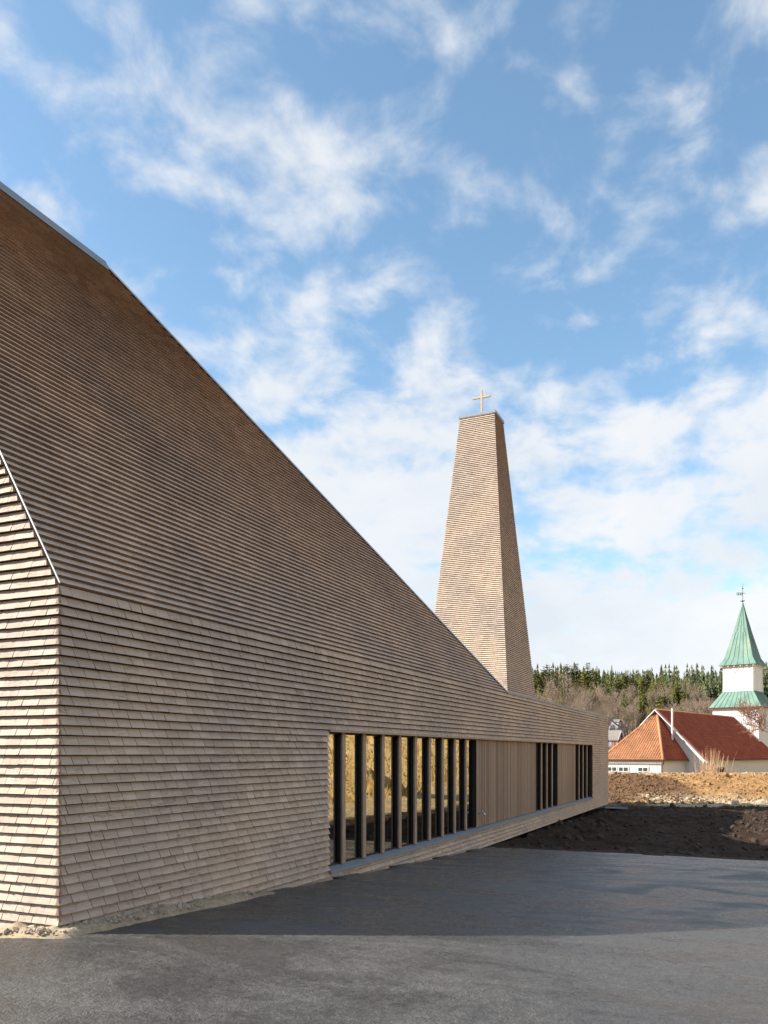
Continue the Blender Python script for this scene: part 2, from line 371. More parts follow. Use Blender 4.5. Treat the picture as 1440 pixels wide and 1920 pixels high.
def build_ground():
    # one sheet to the horizon: a polar grid round the viewpoint, finer inside the picture
    ang = np.concatenate([np.radians(np.linspace(-40, 40, 260)), np.radians(np.linspace(40, 320, 140))[1:-1]])
    rad = np.concatenate([[0.5], np.geomspace(3, 3000, 230)])
    A, R = np.meshgrid(ang, rad, indexing='ij')
    wx = CAM[0] + R * (np.cos(A) * FW[0] + np.sin(A) * RT[0]); wy = CAM[1] + R * (np.cos(A) * FW[1] + np.sin(A) * RT[1])
    x = wx.ravel(); y = wy.ravel(); z = land(x, y)
    inpatch = sstep(11, 13, x) * (1 - sstep(61, 63.5, x)) * sstep(-14.2, -12.5, y) * (1 - sstep(9, 11, y))
    z = z - 1.2 * inpatch
    near = (x < 13.0) & (x > -41) & (y > -31) & (y < 12); z = np.where(near, np.minimum(z, -0.9), z)
    na, nr = A.shape; q = []
    idx = np.arange(na * nr).reshape(na, nr)
    a = idx; b = np.roll(idx, -1, 0)
    q = np.stack([a[:, :-1], b[:, :-1], b[:, 1:], a[:, 1:]], -1).reshape(-1, 4)[:, ::-1]
    me = bpy.data.meshes.new('ground'); me.from_pydata(np.stack([x, y, z], 1).tolist(), [], q.tolist())
    c = np.ones((len(x), 4)); n1 = fbm(x * 0.05, y * 0.05, 4, 77)[:, None]; n2 = fbm(x * 0.4, y * 0.4, 3, 78)[:, None]
    r = np.hypot(x - CAM[0], y - CAM[1])[:, None]
    near_c = np.array([0.30, 0.20, 0.10]); wood = np.array([0.135, 0.098, 0.052])
    gold = np.array([0.60, 0.43, 0.20])
    w = sstep(150, 190, r); cc = near_c * (1 - w) + wood * w
    bk = (sstep(-12, -15, y) * sstep(4, 20, x) * (1 - sstep(100, 130, x)))[:, None]
    cc = cc * (1 - bk) + bk * (gold * (1 + 0.5 * n2)); cc = cc * (1 + 0.25 * n1)
    c[:, :3] = np.clip(cc, 0.01, 1)
    at_ = me.color_attributes.new('soil', 'FLOAT_COLOR', 'POINT'); at_.data.foreach_set('color', c.ravel())
    me.materials.append(M['soil']); me.polygons.foreach_set('use_smooth', [True] * len(q)); me.update()
    tag(obj('ground', me), 'open ground and wooded hillside reaching to the horizon', kind='structure')
build_ground()

def soil_z(x, y):
    z = land(x, y); dx = x - CAM[0]; dy = y - CAM[1]; d = dx * FW[0] + dy * FW[1]
    rough = 0.13 * fbm(x * 1.1, y * 1.1, 3, 51) + 0.13 * np.abs(fbm(x * 2.6, y * 2.6, 3, 52))
    return z + rough * sstep(13.2, 15, x)
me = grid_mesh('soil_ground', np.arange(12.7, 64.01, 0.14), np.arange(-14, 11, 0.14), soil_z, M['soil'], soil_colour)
tag(obj('soil_ground', me), 'turned brown soil between the forecourt and the old church', kind='structure')

me = grid_mesh('asphalt_road', np.concatenate([np.arange(-40, -8, 0.8), np.arange(-8, 13.01, 0.15)]), np.concatenate([np.arange(-30, -12, 0.6), np.arange(-12, 8, 0.15)]),
               asphalt_z, M['asphalt'], keep=lambda x, y: ((x < -0.18) | (y < -0.10 - 0.05 * np.sin(x * 3))) & (x < 13.0 + 0.06 * np.sin(y * 2.1) + 0.05 * np.sin(y * 5.3)))
road = tag(obj('asphalt_road', me), 'grey asphalt forecourt sloping along the shingled wall', kind='structure')
sm = road.modifiers.new('thickness', 'SOLIDIFY'); sm.thickness = 0.09; sm.offset = -1

def lumps(name, pts, size, mat, parent=None):        # many little stones or clods in one mesh
    t = (1 + 5 ** .5) / 2
    iv = np.array([(-1, t, 0), (1, t, 0), (-1, -t, 0), (1, -t, 0), (0, -1, t), (0, 1, t), (0, -1, -t), (0, 1, -t), (t, 0, -1), (t, 0, 1), (-t, 0, -1), (-t, 0, 1)]) / 1.9
    fi = np.array([(0, 11, 5), (0, 5, 1), (0, 1, 7), (0, 7, 10), (0, 10, 11), (1, 5, 9), (5, 11, 4), (11, 10, 2), (10, 7, 6), (7, 1, 8), (3, 9, 4), (3, 4, 2), (3, 2, 6), (3, 6, 8), (3, 8, 9), (4, 9, 5), (2, 4, 11), (6, 2, 10), (8, 6, 7), (9, 8, 1)])
    n = len(pts); V = iv[None] * (1 + rng.uniform(-.35, .35, (n, 12, 1))) * size[:, None, None] * rng.uniform(.6, 1.2, (n, 1, 3)) + pts[:, None, :]
    Fc = fi[None] + (np.arange(n) * 12)[:, None, None]
    me = bpy.data.meshes.new(name); me.from_pydata(V.reshape(-1, 3).tolist(), [], Fc.reshape(-1, 3).tolist()); me.materials.append(mat); me.update()
    return obj(name, me, parent)
def scatter_soil(n, dr, lr):
    d = rng.uniform(*dr, n); l = rng.uniform(*lr, n)
    p = CAM[None, :2] + d[:, None] * FW[None, :2] + l[:, None] * RT[None, :2]
    return np.column_stack([p, soil_z(p[:, 0], p[:, 1])])
p = np.concatenate([scatter_soil(4000, (42, 53), (12, 17.5))]); p = p[p[:, 0] > 14]
tag(lumps('soil_clods', p, rng.gamma(2.0, 0.020, len(p)), M['clod']), 'loose brown clods scattered over the turned soil', kind='stuff')
p = scatter_soil(4500, (16, 40), (3, 20)); p = p[(p[:, 0] > 13.6) & (p[:, 1] > -6.4)]
tag(lumps('dark_clods', p, rng.gamma(2.0, 0.022, len(p)), M['darkclod']), 'dark clods on the soil beside the asphalt edge', kind='stuff')
p = scatter_soil(2600, (44, 54), (17.5, 28))
tag(lumps('ochre_clods', p, rng.gamma(2.0, 0.022, len(p)), M['ochreclod']), 'dry ochre lumps on the sunlit bank right of the brown heap', kind='stuff')
p = np.concatenate([scatter_soil(1100, (40.2, 44.8), (14.0, 21)), scatter_soil(150, (51, 58), (11, 28))])
tag(lumps('gravel', p, rng.gamma(2.0, 0.020, len(p)), M['stone']), 'pale broken stones at the foot of the soil bank', kind='stuff')

def build_sand():
    # strip of sand and grit heaped between asphalt and shingles: along the gable, round the corner, along the wall
    path = [(-0.16, 3.0), (-0.16, 1.2), (-0.15, 0.25), (-0.05, -0.08), (0.3, -0.10), (1.2, -0.10), (2.2, -0.09), (3.6, -0.07)]
    m = MB(); pts = []
    for (a, b) in zip(path[:-1], path[1:]):
        k = max(2, int(math.hypot(b[0] - a[0], b[1] - a[1]) / 0.03))
        for i in range(k): pts.append((a[0] + (b[0] - a[0]) * i / k, a[1] + (b[1] - a[1]) * i / k))
    n = 13; W = 0.17
    for i, p in enumerate(pts):
        q = pts[min(i + 1, len(pts) - 1)]; o = pts[max(i - 1, 0)]; tx, ty = q[0] - o[0], q[1] - o[1]; L = math.hypot(tx, ty); nx, ny = ty / L, -tx / L
        if nx * (-1) + ny * (-1) < 0: nx, ny = -nx, -ny
        end = min(1, (len(pts) - i) / 30)
        for j in range(n):
            s = j / (n - 1) * 2 - 1; wob = 0.05 * float(fbm(np.array(i * 0.09), np.array(3.1), 3, 6))
            x = p[0] + nx * (s * W + wob); y = p[1] + ny * (s * W + wob)
            h = (1 - s * s) * 0.075 * (1 + 0.8 * float(fbm(np.array(x * 5), np.array(y * 5), 3, 61))) * end + 0.018 * float(fbm(np.array(x * 28), np.array(y * 28), 2, 62)) * (1 - s * s)
            m.v.append((x, y, float(asphalt_z(np.array(x), np.array(y))) - 0.012 + h))
    for i in range(len(pts) - 1):
        for j in range(n - 1): m.face((i * n + j, i * n + j + 1, (i + 1) * n + j + 1, (i + 1) * n + j))
    tag(m.build('sand', M['sand'], smooth=True), 'strip of pale sand heaped along the foot of the shingled wall', kind='stuff')
    k = 2200; idx = rng.integers(0, len(pts) - 20, k); P = np.array(pts)[idx] + rng.normal(0, 0.06, (k, 2)); P[:, 1] = np.where(P[:, 0] > 0, np.minimum(P[:, 1], -0.03), P[:, 1]); P[:, 0] = np.where(P[:, 1] > 0, np.minimum(P[:, 0], -0.05), P[:, 0])
    z = asphalt_z(P[:, 0], P[:, 1]) + 0.03 + rng.uniform(0, 0.03, k)
    tag(lumps('grit', np.column_stack([P, z]), rng.gamma(2, 0.0055, k), M['stone']), 'small stones lying in the sand strip by the wall', kind='stuff')
build_sand()

# ------------------------------------------------------------------ shingles
class Shingles:
    """Courses of tapered shingles on a plane: origin O, unit axes a (along), b (up the slope), n (outward)."""
    def __init__(s): s.items = []
    def add(s, O, a, b, n, rows, left, right, w=0.195, e=E, butt=0.037, seg=3, lap=1.06, holes=(), seed=0, jit=1.0, gap=0.0026):
        r = np.random.default_rng(seed); O, a, b, n = (np.array(q, float) for q in (O, a, b, n))
        for k in rows:
            h0 = k * e; h1 = h0 + e * (lap if k != -1 else 0.995)
            lo = min(left(h0), left(h1)); hi = max(right(h0), right(h1))
            x = lo - r.uniform(0, w); 
            spans_holes = [(A, B) for (A, B, z0, z1) in holes if h0 + e * 0.5 > z0 and h0 + e * 0.5 < z1]
            while x < hi:
                ww = w * r.uniform(0.86, 1.12); x0, x1 = x + gap, x + ww - gap; x += ww
                pieces = [(x0, x1)]
                for (A, B) in spans_holes:
                    nxt = []
                    for (p, q) in pieces:
                        if q <= A or p >= B: nxt.append((p, q)); continue
                        if p < A: nxt.append((p, A))
                        if q > B: nxt.append((B, q))
                    pieces = nxt
                for (p, q) in pieces:
                    if q - p < 0.012: continue
                    bl, tl = max(p, left(h0)), max(p, left(h1)); br, tr = min(q, right(h0)), min(q, right(h1))
                    if br - bl < 0.004 and tr - tl < 0.004: continue
                    br = max(br, bl + 0.0005); tr = max(tr, tl + 0.0005)
                    tint = float(np.clip(r.normal(0.5, 0.16), 0, 1)); jb = r.normal(0, 0.0009) * jit; db = r.normal(0, 0.0012) * jit
                    V = []
                    wav = np.cumsum(r.normal(0, 0.0022, seg + 1)) * jit; wav -= wav.mean()
                    for i in range(seg + 1):
                        u = i / seg
                        V.append(O + a * (bl + (br - bl) * u) + b * (h0 + jb) + n * (butt + db + wav[i]))            # lower edge, outside
                    for i in range(seg + 1):
                        u = i / seg; V.append(O + a * (tl + (tr - tl) * u) + b * h1 + n * 0.0008)                      # upper edge
                    for i in range(seg + 1):
                        u = i / seg; V.append(O + a * (bl + (br - bl) * u) + b * (h0 + jb + 0.004) + n * 0.0012)       # lower edge, inside
                    S = seg + 1; fs = []; ms = []
                    for i in range(seg):
                        fs.append((i, i + 1, S + i + 1, S + i)); ms.append(0)
                        fs.append((2 * S + i, 2 * S + i + 1, i + 1, i)); ms.append(1)
                    fs.append((0, S, 2 * S)); ms.append(1); fs.append((seg, 2 * S + seg, S + seg)); ms.append(1)
                    s.items.append((np.array(V), fs, ms, tint))
    def join(s, name, items, parent):
        V = []; Fc = []; Mi = []; T = []; k = 0
        for (v, fs, ms, t) in items:
            V.append(v); Fc += [tuple(i + k for i in f) for f in fs]; Mi += ms; T += [t] * len(fs); k += len(v)
        me = bpy.data.meshes.new(name); me.from_pydata(np.concatenate(V).tolist(), [], Fc)
        me.materials.append(M['shingle']); me.materials.append(M['butt']); me.polygons.foreach_set('material_index', Mi)
        a = me.attributes.new('tint', 'FLOAT', 'FACE'); a.data.foreach_set('value', T); me.update()
        return obj(name, me, parent)

# ------------------------------------------------------------------ the new church
church = empty('timber_church', (0, 0, 0))
tag(church, 'new shingle-clad timber church with a steep roof and a long row of windows', 'church')
YR = 3.55; ZR = ZE + YR * math.tan(PITCH); XR, XH, XEND, YBACK = 4.35, 15.0, 31.2, 2 * YR
ZB = -0.50; HEAD = ZE - 13 * E; SILL = HEAD - 23 * E
W0, W1, W2, W3, W4, W5 = 5.22, 12.55, 18.3, 21.2, 24.2, 27.3
m = MB()     # wall body behind the shingles
y0, y1 = 0.004, 0.34
m.box((0.004, y0, ZB), (W0, y1, ZE)); m.box((W5, y0, ZB), (XEND, y1, ZE)); m.box((W0, y0, HEAD), (W5, y1, ZE)); m.box((W0, y0, ZB), (W5, y1, SILL))
m.box((0.004, y1, ZB), (0.3, YBACK, ZE)); m.box((XEND - 0.3, y1, ZB), (XEND, 9, ZE)); m.box((0.3, 8.7, ZB), (XEND - 0.3, 9, ZE)); m.box((0.3, y1, ZB), (XEND - 0.3, 8.7, ZB + 0.2))
m.poly([(0.004, 0, ZE), (0.004, YBACK, ZE), (0.004, YR, ZR)][::-1])
wall = m.build('wall', M['core'], church)
m = MB()     # roof body
A_, B_, C_, D_ = (0.0, 0.0, ZE), (XH, 0.0, ZE), (XR, YR, ZR), (0.0, YR, ZR)
nz = (0, -math.sin(PITCH) * -0.0, 0)
off = Vector((0, math.sin(PITCH), -math.cos(PITCH))) * 0.006
f = lambda p: tuple(Vector(p) + off)
m.poly([f(A_), f(B_), f(C_), f(D_)]); m.poly([(0, YBACK, ZE), (0, YR, ZR - .01), (XR, YR, ZR - .01), (XH, YBACK, ZE)]); m.poly([f(B_), (XH, YBACK, ZE), f(C_)])
m.poly([(XH - 8, 0.05, ZE - 0.04), (XEND, 0.05, ZE - 0.04), (XEND, 9, ZE - 0.04), (XH - 8, 9, ZE - 0.04)])
roof = m.build('roof', M['core'], church)
# metal trims
sl = Vector((0, math.cos(PITCH), math.sin(PITCH))); nn = Vector((0, -math.sin(PITCH), math.cos(PITCH)))
m = MB(); r0 = Vector((-0.03, YR, ZR)); r1 = Vector((XR, YR, ZR))
prof = [(-0.15, -0.17), (-0.03, 0.10), (0.06, 0.10), (0.18, -0.17)]
for (dy, dz) in prof:
    pass
k = []
for x, sh in ((-0.03, 0), (XR + 0.02, 0)):
    k.append([(x, YR + dy, ZR + dz) for dy, dz in ((-0.115, -0.10), (-0.05, 0.055), (0.05, 0.055), (0.115, -0.10))])
for i in range(3): m.poly([k[0][i], k[1][i], k[1][i + 1], k[0][i + 1]])
m.poly(k[0][::-1]); m.poly([k[1][0], (XR + 0.33, YR - 0.12, ZR - 0.20), (XR + 0.30, YR + 0.05, ZR - 0.10), k[1][1]]); m.poly([k[1][1], (XR + 0.30, YR + 0.05, ZR - 0.10), k[1][2]])
m.build('ridge_cap', M['zinc'], roof)
m = MB(); h0 = Vector(B_); h1 = Vector(C_); hd = (h1 - h0).normalized(); side = hd.cross(nn).normalized()
for w_, o_ in ((0.05, 0.045),):
    a0 = h0 + nn * o_; a1 = h1 + nn * o_
    m.poly([a0 - side * 0.03, a0 + side * w_, a1 + side * w_, a1 - side * 0.03]); m.poly([a0 + side * w_, a0 + side * w_ - nn * 0.12, a1 + side * w_ - nn * 0.12, a1 + side * w_])
m.build('hip_flashing', M['flash'], roof)
m = MB(); m.bar((-0.012, 0.0, ZE - 0.01) + Vector((0, 0, 0)) + nn * 0.030 - sl * 0.0 if False else tuple(Vector((-0.012, 0, ZE)) + nn * 0.032), tuple(Vector((-0.012, YR, ZR)) + nn * 0.032), 0.010, 0.013, up=tuple(nn))
m.build('verge_flashing', M['flash'], roof)
m = MB(); m.box((XH + 0.02, -0.035, ZE - 0.005), (XEND + 0.03, 0.30, ZE + 0.055)); m.build('coping', M['zinc'], roof)
# shingles
S = Shingles()
mitre = lambda h: -0.042 + 0.034 * ((h / E + 1e-4) % 1.0)
holes = [(W0, W5, SILL - ZE, HEAD - ZE)]
S.add((0, 0, ZE), (1, 0, 0), (0, 0, 1), (0, -1, 0), range(-41, 0), mitre, lambda h: XEND, holes=holes, seed=1, lap=0.89, butt=0.042)
S.add((0, 0, ZE), (0, 1, 0), (0, 0, 1), (-1, 0, 0), range(-41, 0), mitre, lambda h: 3.0, seed=2, seg=5, lap=0.93, butt=0.042)
cot = 1 / math.tan(PITCH)
S.add((0, 0, ZE), (0, 1, 0), (0, 0, 1), (-1, 0, 0), range(0, 68), lambda h: h * cot, lambda h: min(YR * 2 - h * cot, max(3.0, YR)), seed=3, seg=5, lap=0.93, butt=0.042)
nrow = int(YR / math.cos(PITCH) / E)
slope = (XR - XH) / (YR / math.cos(PITCH))
S.add((0, 0, ZE), (1, 0, 0), tuple(sl), tuple(nn), range(0, nrow + 1), lambda h: 0.0, lambda h: XH + slope * h, seed=4, butt=0.040, jit=0.25, gap=0.0007)
def px_area(v):
    d = (v - CAM); dep = d @ FW; x = F * (d @ RT) / dep; y = F * d[:, 2] / dep
    xs = x + CX; ok = 0.0 if (xs.max() < 4 or dep.min() < 0.5) else 1.0
    return ok * (min(x.max() + CX, 1440) - max(x.min() + CX, 0)) * (y.max() - y.min())
order = sorted(range(len(S.items)), key=lambda i: -px_area(S.items[i][0]))
for i in order[:300]:
    S.join('shingle', [S.items[i]], wall)
tag(S.join('shingle_cladding', [S.items[i] for i in order[300:]], church), kind='stuff')

# window band
def window(x0, x1, fins):
    m = MB(); m.box((x0, 0.10, HEAD - 0.06), (x1, 0.30, HEAD - 0.0325)); m.box((x0, 0.095, SILL), (x1, 0.30, SILL + 0.05))
    m.box((x0, 0.03, SILL + 0.05), (x0 + 0.03, 0.30, HEAD - 0.06)); m.box((x1 - 0.03, 0.03, SILL + 0.05), (x1, 0.30, HEAD - 0.06))
    w = m.build('window', M['fin'], church)
    edges = [x0 + 0.03] + list(fins) + [x1 - 0.03]
    for a, b in zip(edges[:-1], edges[1:]):
        g = MB(); g.box((a + 0.001, 0.120, SILL + 0.05), (b - 0.001, 0.137, HEAD - 0.06)); g.build('pane', M['glass'], w)
    for fx in fins:
        g = MB(); g.box((fx - 0.055, 0.072, SILL + 0.035), (fx + 0.055, 0.160, HEAD - 0.0335), 0)
        g.box((fx - 0.066, 0.040, SILL + 0.028), (fx + 0.030, 0.0715, HEAD - 0.0335), 1); g.box((fx + 0.034, 0.050, SILL + 0.028), (fx + 0.066, 0.0715, HEAD - 0.0335), 1)
        g.build('fin', [M['fin'], M['fincap']], w)
    return w
window(W0, W1, [W0 + 0.62 + 0.752 * i for i in range(9)])
window(W2, W3, [W2 + (W3 - W2) * q for q in (0.255, 0.50, 0.755)])
window(W4, W5, [W4 + (W5 - W4) * q for q in (0.235, 0.49, 0.745)])
def panel(x0, x1):
    m = MB(); m.box((x0, 0.10, SILL), (x1, 0.30, HEAD)); p = m.build('timber_panel', M['core'], church)
    n = round((x1 - x0) / 0.080); w = (x1 - x0) / n
    for i in range(n):
        g = MB(); a = x0 + i * w + 0.006; dy = random.uniform(-.004, .004); t = random.random()
        yb = 0.045 + dy; c = 0.006
        g.v = [(a, 0.0995, SILL + .03), (a, yb + c, SILL + .03), (a + c, yb, SILL + .03), (a + w - .012 - c, yb, SILL + .03), (a + w - .012, yb + c, SILL + .03), (a + w - .012, 0.0995, SILL + .03)]
        g.v += [(x, y, HEAD - .03) for x, y, z in g.v[:6]]
        for j in range(5): g.face((j, j + 6, j + 7, j + 1)[::-1], 0, t)
        g.face(tuple(range(6)), 0, t); g.face(tuple(range(11, 5, -1)), 0, t)
        g.build('slat', M['panel'], p, tint=True)
    return p
p1 = panel(W1, W2); panel(W3, W4)
m = MB(); m.box((W0 + .002, -0.045, HEAD - 0.032), (W5 - .002, 0.21, HEAD - 0.003)); m.build('head_trim', M['fincap'], church)
m = MB()
for a, b in ((W0 + .003, 9.9), (9.905, 14.6), (14.605, 19.4), (19.405, 24.2), (24.205, W5 - .003)):
    m.poly([(a, -0.060, SILL - 0.012), (b, -0.060, SILL - 0.012), (b, 0.094, SILL + 0.026), (a, 0.094, SILL + 0.026)]); m.poly([(a, -0.060, SILL - 0.05), (b, -0.060, SILL - 0.05), (b, -0.060, SILL - 0.012), (a, -0.060, SILL - 0.012)])
    m.poly([(a, -0.060, SILL - 0.05), (a, -0.060, SILL - 0.012), (a, 0.094, SILL + 0.026), (a, 0.094, SILL - 0.05)])
m.build('window_sill', M['zinc'], church)
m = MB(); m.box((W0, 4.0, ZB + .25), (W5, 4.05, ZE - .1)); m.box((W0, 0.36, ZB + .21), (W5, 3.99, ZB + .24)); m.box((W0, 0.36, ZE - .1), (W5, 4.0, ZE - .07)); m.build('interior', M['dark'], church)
m = MB(); m.box((2.0, 0.75, -2.0), (XEND - 1.0, 8.2, ZB - 0.002)); m.build('foundation', M['concrete'], church)
# garden tap on the timber panel
m = MB(); tx, tz = 12.80, 0.27
m.tube((tx, 0.05, tz), (tx, 0.035, tz), 0.05, 0.05, 12); m.tube((tx, 0.035, tz), (tx, -0.07, tz), 0.016, 0.016, 8); m.tube((tx, -0.05, tz), (tx, -0.11, tz - 0.06), 0.014, 0.012, 8); m.tube((tx, -0.03, tz), (tx, -0.03, tz + 0.05), 0.010, 0.010, 6); m.bar((tx - 0.045, -0.03, tz + 0.055), (tx + 0.045, -0.03, tz + 0.055), 0.014)
tap = m.build('tap', M['chrome'], church)
# skylight upstand on the low roof
p = at(1113, 1341, 29.5)
m = MB(); m.box((29.0, 0.31, ZE), (31.05, 0.55, ZE + 0.165), 0); m.box((28.97, 0.305, ZE + 0.165), (31.08, 0.57, ZE + 0.18), 1); m.box((28.985, 0.33, ZE), (28.998, 0.53, ZE + 0.15), 2)
m.build('skylight', [M['flash'], M['zinc'], M['gutter']], church)

# ------------------------------------------------------------------ bell tower
def build_tower():
    # rectangular, battered shaft; corner positions come from its edges in the picture at the end of the low wing
    bx0, by0, bw, bd, zb = 29.40, 4.00, 5.00, 3.95, 4.27
    mx, my, zt = 1.80, 1.13, 17.45
    H = zt - zb
    t = empty('bell_tower', (bx0 + bw / 2, by0 + bd / 2, -1.2))
    tag(t, 'tall tapering shingled bell tower with a cross on top', 'tower')
    ox, oy, oz = t.location
    z0 = -1.2; k = (z0 - zb) / H
    def corner(sx, sy, z):
        q = (z - zb) / H; x0 = bx0 + mx * q; x1 = bx0 + bw - mx * q; y0 = by0 + my * q; y1 = by0 + bd - my * q
        return Vector(((x0, x1)[sx] - ox, (y0, y1)[sy] - oy, z - oz))
    m = MB(); lo = [corner(a, b, z0) for a, b in ((0, 0), (1, 0), (1, 1), (0, 1))]; hi = [corner(a, b, zt) for a, b in ((0, 0), (1, 0), (1, 1), (0, 1))]
    for i in range(4): m.poly([lo[i], lo[(i + 1) % 4], hi[(i + 1) % 4], hi[i]])
    m.poly(hi); m.build('shaft', M['core'], t)
    Sh = Shingles()
    for (c0, c1, seed) in (((0, 1), (0, 0), 1), ((0, 0), (1, 0), 2), ((1, 0), (1, 1), 3)):
        z1 = 0.8 if seed != 3 else 8.0
        a0, a1 = corner(*c0, z1), corner(*c1, z1); b0, b1 = corner(*c0, zt), corner(*c1, zt)
        ax = (a1 - a0).normalized(); mid = (b0 + b1) / 2 - (a0 + a1) / 2; up_ = mid.normalized(); nrm = ax.cross(up_).normalized()
        Ls = mid.length; wa = (a1 - a0).length; wb = (b1 - b0).length; O = a0
        sh = (wa - wb) / 2
        Sh.add(O, ax, up_, nrm, range(0, int(Ls / E) + 1), lambda h, sh=sh, Ls=Ls: sh * h / Ls, lambda h, sh=sh, Ls=Ls, wa=wa: wa - sh * h / Ls, seg=1, seed=10 + seed, w=0.24, lap=0.86, jit=0.4)
    tag(Sh.join('shingle_cladding', Sh.items, t), kind='stuff')
    m = MB(); e = 0.05; c = [corner(a, b, zt) + Vector((e * (2 * a - 1), e * (2 * b - 1), 0)) for a, b in ((0, 0), (1, 0), (1, 1), (0, 1))]
    c2 = [p + Vector((0, 0, 0.11)) for p in c]; c1 = [p + Vector((0, 0, -0.02)) for p in c]
    for i in range(4): m.poly([c1[i], c1[(i + 1) % 4], c2[(i + 1) % 4], c2[i]])
    m.poly(c2); m.poly(c1[::-1]); m.build('cap', M['zinc'], t)
    cx_, cy_ = bx0 + bw / 2 - ox, by0 + bd / 2 - oy; zz = zt + 0.11 - oz
    m = MB(); m.box((cx_ - .045, cy_ - .045, zz + .10), (cx_ + .045, cy_ + .045, zz + 1.36)); m.box((cx_ - .042, cy_ - .44, zz + .97), (cx_ + .042, cy_ - .046, zz + 1.06)); m.box((cx_ - .042, cy_ + .046, zz + .97), (cx_ + .042, cy_ + .44, zz + 1.06))
    cr = m.build('cross', M['oak'], t)
    m = MB(); m.box((cx_ - .06, cy_ - .06, zz), (cx_ + .06, cy_ + .06, zz + .10)); m.build('foot', M['flash'], cr)
build_tower()

# ------------------------------------------------------------------ the old church
def strip_tiles(m, O, a, b, n, length, left, right, w=0.25, row=0.34, amp=0.07, seed=0):
    """pantiles in courses: rolled profile across, stepped down the slope"""
    r = np.random.default_rng(seed); O, a, b, n = (np.array(q, float) for q in (O, a, b, n)); k = 0
    while k * row < length - 0.02:
        h0 = k * row; h1 = min(h0 + row * 1.05, length); lo, hi = min(left(h0), left(h1)), max(right(h0), right(h1)); x = math.floor(lo / w) * w
        while x < hi:
            t = float(np.clip(r.normal(0.5, 0.13), 0, 1)); sg = 6; st = len(m.v); jj = r.normal(0, 0.006)
            for hh, ofs in ((h0, 0.035), (h1, 0.004)):
                for i in range(sg + 1):
                    xx = min(max(x + w * i / sg, left(hh)), right(hh)); hgt = ofs + amp * (0.5 + 0.5 * math.cos(2 * math.pi * i / sg))
                    m.v.append(tuple(O + a * xx + b * (hh + (jj if hh == h0 else 0)) + n * hgt))
            for i in range(sg): m.face((st + i, st + i + 1, st + sg + 2 + i, st + sg + 1 + i), 0, t)
            x += w
        k += 1
def boards(m, p, q, z0, z1, nrm, step=0.24, w=0.05, t=0.025, ztop=None):
    """raised vertical battens on a wall from p to q (2-D points)"""
    p = np.array(p, float); q = np.array(q, float); L = np.linalg.norm(q - p); d = (q - p) / L; k = int(L / step)
    for i in range(k + 1):
        s = min(i * step + step / 2, L - w); c = p + d * s; n = np.array(nrm)
        zt = ztop(s) if ztop else z1
        if zt - z0 < .1: continue
        a = c - d * w / 2; b = c + d * w / 2; o = n * t; st = len(m.v)
        for zz in (z0, zt):
            for u in (a, b, b + o, a + o): m.v.append((u[0], u[1], zz))
        for f in ((0, 1, 5, 4), (1, 2, 6, 5), (2, 3, 7, 6), (3, 0, 4, 7), (4, 5, 6, 7)): m.face(tuple(st + i for i in f))
